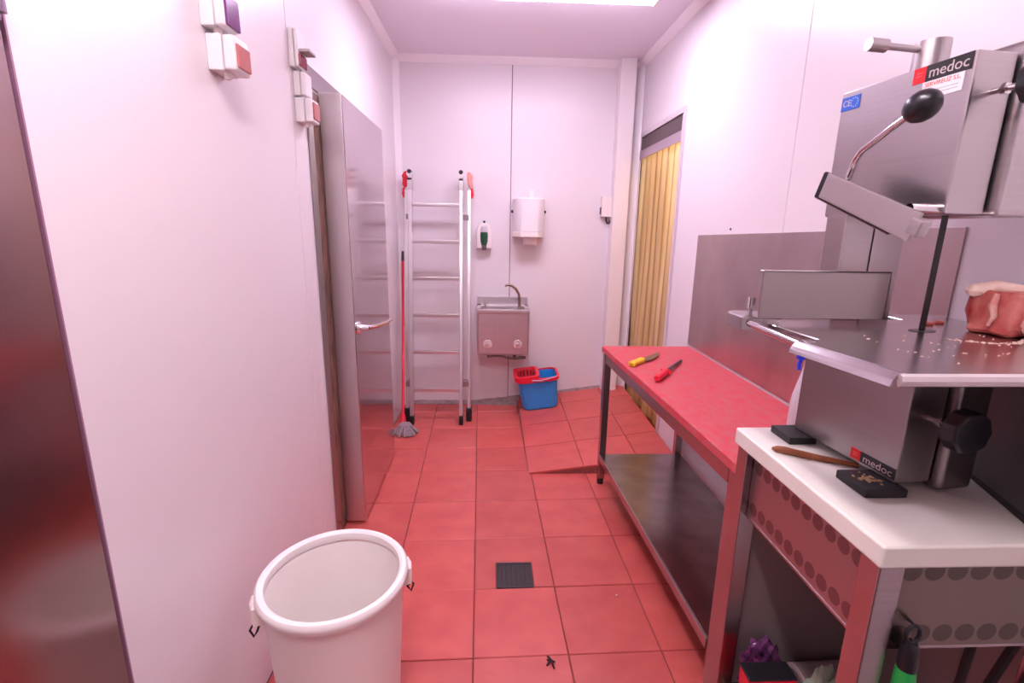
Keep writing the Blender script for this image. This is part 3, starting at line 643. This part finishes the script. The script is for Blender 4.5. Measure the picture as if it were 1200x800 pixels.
vv, ff = sweep(pf, (.600, .664, TZ), (1.15, .666, TZ), (0, -1, 0)); S(MB().faces(vv, ff), 'near_lip', mat('lip_steel', (.72, .66, .66), .34, .7), world=True)
for x0, x1 in ((.20, .235), (.02, .05)): S(MB().box((x0, .06, .298), (x1, .20, .322)), 'table_support', SAWSTEEL)
# blade and slot
S(MB().lathe([(0, 0), (.030, 0), (.030, .001), (0, .001)], (.088, .085, .3302), 32, 1, .55), 'slot_insert', mat('slot', (.10, .08, .08), .4, .6))
m_ = MB().box((.080, .0848, .30), (.095, .0856, .575))
for k in range(60):
    z = .302+.0045*k; m_.faces([(.080, .0848, z), (.0775, .0852, z+.002), (.080, .0856, z), (.080, .0852, z+.004)], [(0, 1, 3), (1, 2, 3), (0, 2, 1)])
S(m_, 'blade', DARKBLADE)
# motor cover beside the base
S(MB().prism([(.990, .735), (1.150, .735), (1.150, 1.0), (1.070, .965)], .992, 1.279, .004), 'motor_cover', GREYBOX, world=True)
S(MB().prism([(1.0, .75), (1.145, .75), (1.145, .99), (1.08, .96)], .972, .992), 'motor_foot', RUBBER, world=True)
# rubber feet
for lo, hi in (((.768, 1.128), (.840, 1.215)), ((.772, .872), (.862, .962)), ((.90, 1.02), (.96, 1.07)), ((.90, 1.13), (.96, 1.19))):
    S(MB().box((lo[0], lo[1], .9705), (hi[0], hi[1], .990), .003), 'rubber_foot', RUBBER, world=True)
# front plates and lettering: text runs towards -y of the saw, faces -x
def FT(y, z, x=-.0026): return Matrix.Translation((x, y, z)) @ Matrix(((0, 0, -1, 0), (-1, 0, 0, 0), (0, 1, 0, 0), (0, 0, 0, 1)))
def plate(name, y0, y1, z0, z1, m, x=0): return S(MB().box((-.0014-x, y0, z0), (.0002-x, y1, z1), .0003, 1), name, m)
p = plate('name_plate', .018, .104, .8195, .8485, STICKK); text('lettering', 'medoc', .027, INKL, p, FT(.060, .8335, -.0016), scale_x=1.02)
p = plate('red_plate', .1045, .130, .8195, .8485, STICKR); text('lettering', '=', .026, mat('ink_pinkish', (.85, .12, .12), .5), p, FT(.117, .834, -.0016))
p = plate('white_sticker', .028, .107, .787, .8188, STICKW); text('lettering', 'SERVIREUZ S.L.', .0105, INKR, p, FT(.067, .812, -.0016))
MB().box((-.0018, .036, .800), (-.0012, .098, .8012)).build('line', INKG, p); MB().box((-.0018, .036, .794), (-.0012, .070, .7952)).build('line', INKG, p)
p = plate('blue_sticker', .255, .306, .8075, .8365, STICKB); text('lettering', 'CE', .019, INKL, p, FT(.290, .822, -.0016))
for k in range(12):
    a = 2*PI*k/12; MB().cyl((-.0018, .269+.0095*math.cos(a), .822+.0095*math.sin(a)), (-.0012, .269+.0095*math.cos(a), .822+.0095*math.sin(a)), .0014, n=5).build('star', INKLB, p)
p = plate('name_plate', .001, .088, .0275, .052, STICKK); text('lettering', 'medoc', .024, INKL, p, FT(.044, .0385, -.0016), scale_x=1.12)
p = plate('red_plate', .0885, .115, .0275, .052, STICKR); text('lettering', '=', .024, mat('ink_pinkish', (.85, .12, .12), .5), p, FT(.102, .0398, -.0016))
# tension screw column with cross handle
S(MB().cyl((.05, .150, .848), (.05, .150, .908), .031, .030, 32), 'tension_column', SAWSTEEL)
hd = S(MB().cyl((.03, .152, .893), (-.062, .160, .898), .0065, n=14), 'tension_handle', SAWSTEEL)
S(MB().cyl((-.048, .159, .8975), (-.085, .162, .8995), .0125, .0125, 20), 'handle_end', SAWSTEEL, hd)
# blade guard arm
ang = math.atan2(.092, .234)
GA = Matrix.Translation((-.062, -.035, 1.538-.97)) @ Matrix.Rotation(ang, 4, 'X')
g = MB().box((-.038, 0, -.054), (-.032, .250, 0), .0025, 2, GA)
S(g, 'guard_arm', mat('guard_steel', (.60, .56, .555), .36, 1))
S(MB().box((-.0315, .05, -.061), (-.020, .272, -.003), .003, 1, GA), 'guard_core', BLACKPL)
S(MB().box((-.044, -.014, -.040), (-.020, .010, -.010), .004, 2, GA), 'guide_block', SAWSTEEL)
S(MB().cyl((-.06, .03, .580), (.002, .03, .580), .009, n=14), 'pivot', CHROME)
lv = S(MB().tube([(-.085, .160, .640), (-.085, .152, .664), (-.090, .140, .680), (-.098, .118, .694), (-.104, .05, .725), (-.106, .02, .738)], .0062, 12), 'lever', CHROME)
S(MB().lathe([(0, -.030), (.010, -.0285), (.018, -.023), (.024, -.012), (.026, 0), (.0245, .010), (.020, .019), (.013, .026), (.006, .029), (0, .030)], n=28, M=Matrix.Translation((-.108, -.004, .748)) @ Vector((0, -.035, .016)).to_track_quat('Z', 'X').to_matrix().to_4x4()), 'ball_knob', BLACKPL, lv)
# door clamp knobs
for nm, (x, z, y0, y1, r) in (('upper', (.045, .782, .012, -.052, .036)), ('lower', (.054, .165, 0, -.055, .042))):
    sh = S(MB().cyl((x, y0, z), (x, y1, z), .0055, n=12).cyl((x, y0-.018, z), (x, y0-.026, z), .010, n=6), 'clamp_screw', CHROME)
    pts = []
    for k in range(72):
        a = 2*PI*k/72; rr = r*(1+.03*math.cos(9*a)); pts.append((rr*math.cos(a), rr*math.sin(a)))
    S(MB().prism(pts, 0, .030, .006, Matrix.Translation((x, y1, z)) @ Matrix(((1, 0, 0, 0), (0, 0, -1, 0), (0, 1, 0, 0), (0, 0, 0, 1))), seg=3), 'clamp_knob', BLACKPL, sh)
# portion stop plate, its rail and block
S(MB().box((.598, 1.050, 1.313), (.890, 1.054, 1.420), .001, 1).box((.598, 1.050, 1.416), (.890, 1.066, 1.420), .001, 1).box((.886, 1.050, 1.313), (.890, 1.066, 1.420), .001, 1), 'stop_plate', mat('stop_steel', (.42, .375, .37), .34, 1, bump=((3, 200, 3), .05, .001)), world=True)
S(MB().tube([(.589, 1.065, 1.299), (.588, .872, 1.294)], .0075, 12), 'rail', CHROME, world=True)
S(MB().prism([(.576, 1.075), (.604, 1.062), (.66, 1.062), (.668, 1.125), (.650, 1.165), (.588, 1.165), (.576, 1.15)], 1.283, 1.3135, .004), 'rail_block', TABLESTEEL, world=True)
S(MB().cyl((.625, 1.135, 1.312), (.625, 1.135, 1.325), .005, n=12).cyl((.625, 1.135, 1.324), (.625, 1.135, 1.350), .009, .0095, 16), 'lock_pin', CHROME, world=True)
S(MB().box((.598, .872, 1.284), (.616, .890, 1.303), .003), 'rail_clamp', STEEL, world=True)

# ------------------------------------------------------------------ things on and around the saw
t = thing('meat_piece', 'cut of raw meat with white bone lying on the saw table', 'meat', (1.078, .958, TZ+.0005))
def meat_body():
    random.seed(2); t_ = bmesh.new(); bmesh.ops.create_cube(t_, size=2); bmesh.ops.bevel(t_, geom=list(t_.edges), offset=.35, segments=3, profile=.6, affect='EDGES')
    bmesh.ops.subdivide_edges(t_, edges=list(t_.edges), cuts=1, use_grid_fill=True)
    for v_ in t_.verts:
        q = v_.co.copy(); k = 1+.05*math.sin(7*q.x+2*q.z)+.05*math.sin(6*q.y+3*q.z+1)+.03*math.sin(13*q.z+5*q.x)
        v_.co = Vector((q.x*.048*k*(1-.10*q.z), q.y*.050*k, .045+q.z*.045*k))
    t_.transform(Matrix.Rotation(math.radians(8), 4, 'Z')); b_ = MB(); b_._join(t_); return b_
meat_body().build('flesh', MEAT, t)
MB().lathe([(0, -.004), (.030, -.003), (.038, .003), (.040, .010), (.034, .016), (0, .018)], n=28, M=Matrix.Translation((.004, -.044, .045)) @ Matrix.Rotation(math.radians(88), 4, 'X') @ Matrix.Rotation(.2, 4, 'Z')).build('fat_face', FAT, t)
MB().tube([(-.047, -.012, .086), (-.053, -.014, .062), (-.050, -.018, .040), (-.052, -.012, .020)], [.005, .008, .006, .003], 10).build('fat_streak', FAT, t)
MB().tube([(-.046, .028, .088), (-.02, .018, .097), (.02, .0, .090), (.05, -.010, .080), (.07, -.016, .074)], [.015, .014, .013, .016, .014], 14).build('bone', BONE, t)
MB().lathe([(0, -.014), (.012, -.010), (.017, .0), (.012, .011), (0, .014)], (-.052, .030, .088), 16).build('bone_end', BONE, t)
MB().tube([(.03, -.005, .045), (.052, -.02, .040), (.068, -.028, .038)], [.026, .022, .014], 12).build('shank', FAT, t)
random.seed(21); m_ = MB()
for k in range(170):
    f = random.random(); x = .905+.17*f; y = .905-.035*math.sin(PI*f)+random.gauss(0, .004)
    if random.random() < .22: x, y = random.uniform(.72, 1.08), random.uniform(.72, .95)
    r = random.uniform(.0004, .0012)
    m_.box((x-r*1.8, y-r, TZ), (x+r*1.8, y+r, TZ+.001))
tag(m_.build('bone_dust', BONE, smooth=False), 'pale smear of bone dust on the saw table in front of the blade', 'residue', kind='stuff')
for k, (x, y, l) in enumerate(((.997, 1.055, .014), (1.040, 1.070, .011))):
    tag(MB().tube([(x-l, y, TZ+.003), (x, y+.003, TZ+.004), (x+l, y-.002, TZ+.003)], [.003, .0055, .003], 8).build('meat_scrap', MEAT), ('larger' if k == 0 else 'smaller')+' dark red meat scrap behind the blade on the saw table', 'scrap', 'meat scraps on the saw table')
random.seed(8); m_ = MB()
for k in range(26):
    x, y = random.gauss(.808, .012), random.gauss(.915, .012); r = random.uniform(.0012, .003)
    m_.box((x-r, y-r*1.6, .9895), (x+r, y+r*1.6, .992), M=None)
tag(m_.build('crumbs', mat('crumb', (.55, .34, .18), .7), smooth=False), 'tan crumbs on the near black rubber foot of the saw', 'residue', kind='stuff')
t = thing('wooden_stick', 'brown wooden stick lying on the white top beside the saw', 'stick', (.706, 1.091, .9705))
MB().tube([(-.004, .003, .008), (.004, -.003, .009), (.02, -.012, .009), (.08, -.052, .008), (.118, -.07, .007), (.15, -.087, .006)], [.003, .0075, .009, .0075, .006, .005], 14).build('shaft', WOOD, t)
t = thing('spray_bottle', 'milky plastic spray bottle with blue trigger behind the saw base', 'bottle', (1.022, 1.46, .8505))
MB().lathe([(0, 0), (.036, 0), (.040, .006), (.040, .11), (.036, .14), (.020, .215), (.016, .235), (0, .235)], n=28).build('body', CLEARPL, t)
MB().cyl((0, 0, .233), (0, 0, .258), .017, .016, 18).build('collar', CLEARPL, t)
MB().box((-.045, -.010, .258), (.022, .010, .282), .005).tube([(-.030, 0, .262), (-.036, 0, .245), (-.034, 0, .225)], .006, 8).build('trigger_head', BLUECAP, t)

# ------------------------------------------------------------------ floor drain and debris
t = thing('floor_drain', 'small dark square drain grate let into the floor tiles', 'drain', (.113, 1.877, -.005))
m_ = MB().box((-.079, -.080, -.002), (.079, .080, .004), .001, 1)
m_.build('plate', DRAIN, t)
m_ = MB()
for k in range(7): m_.box((-.070+k*.0205, -.068, .004), (-.060+k*.0205, .068, .0058), .0008, 1)
m_.box((-.079, -.080, .004), (.079, -.072, .0058)).box((-.079, .072, .004), (.079, .080, .0058)).build('grate', mat('grate_iron', (.065, .048, .053), .5, .5), t)
m_ = MB().tube([(.205, 1.405, .006), (.222, 1.425, .010), (.236, 1.418, .005)], .0035, 6).tube([(.212, 1.445, .005), (.222, 1.425, .010), (.230, 1.395, .004)], .0035, 6).tube([(.208, 1.43, .004), (.222, 1.425, .009)], .003, 6)
tag(m_.build('plastic_scrap', BLACKPL), 'tiny black twisted scrap lying on a floor tile in front', 'scrap')
tag(lump('bone_chip', BONE, (.538, 1.737, .004), (.006, .004, .004), 3, n=2), 'tiny pale chip on the floor tiles beside the red table', 'scrap')
for y, z in ((2.385, 1.515),): tag(MB().cyl((XR, y, z), (XR-.004, y, z), .006, .005, 10).build('screw', BLACKPL), 'small dark screw head on the right wall above the splash panel', 'screw')
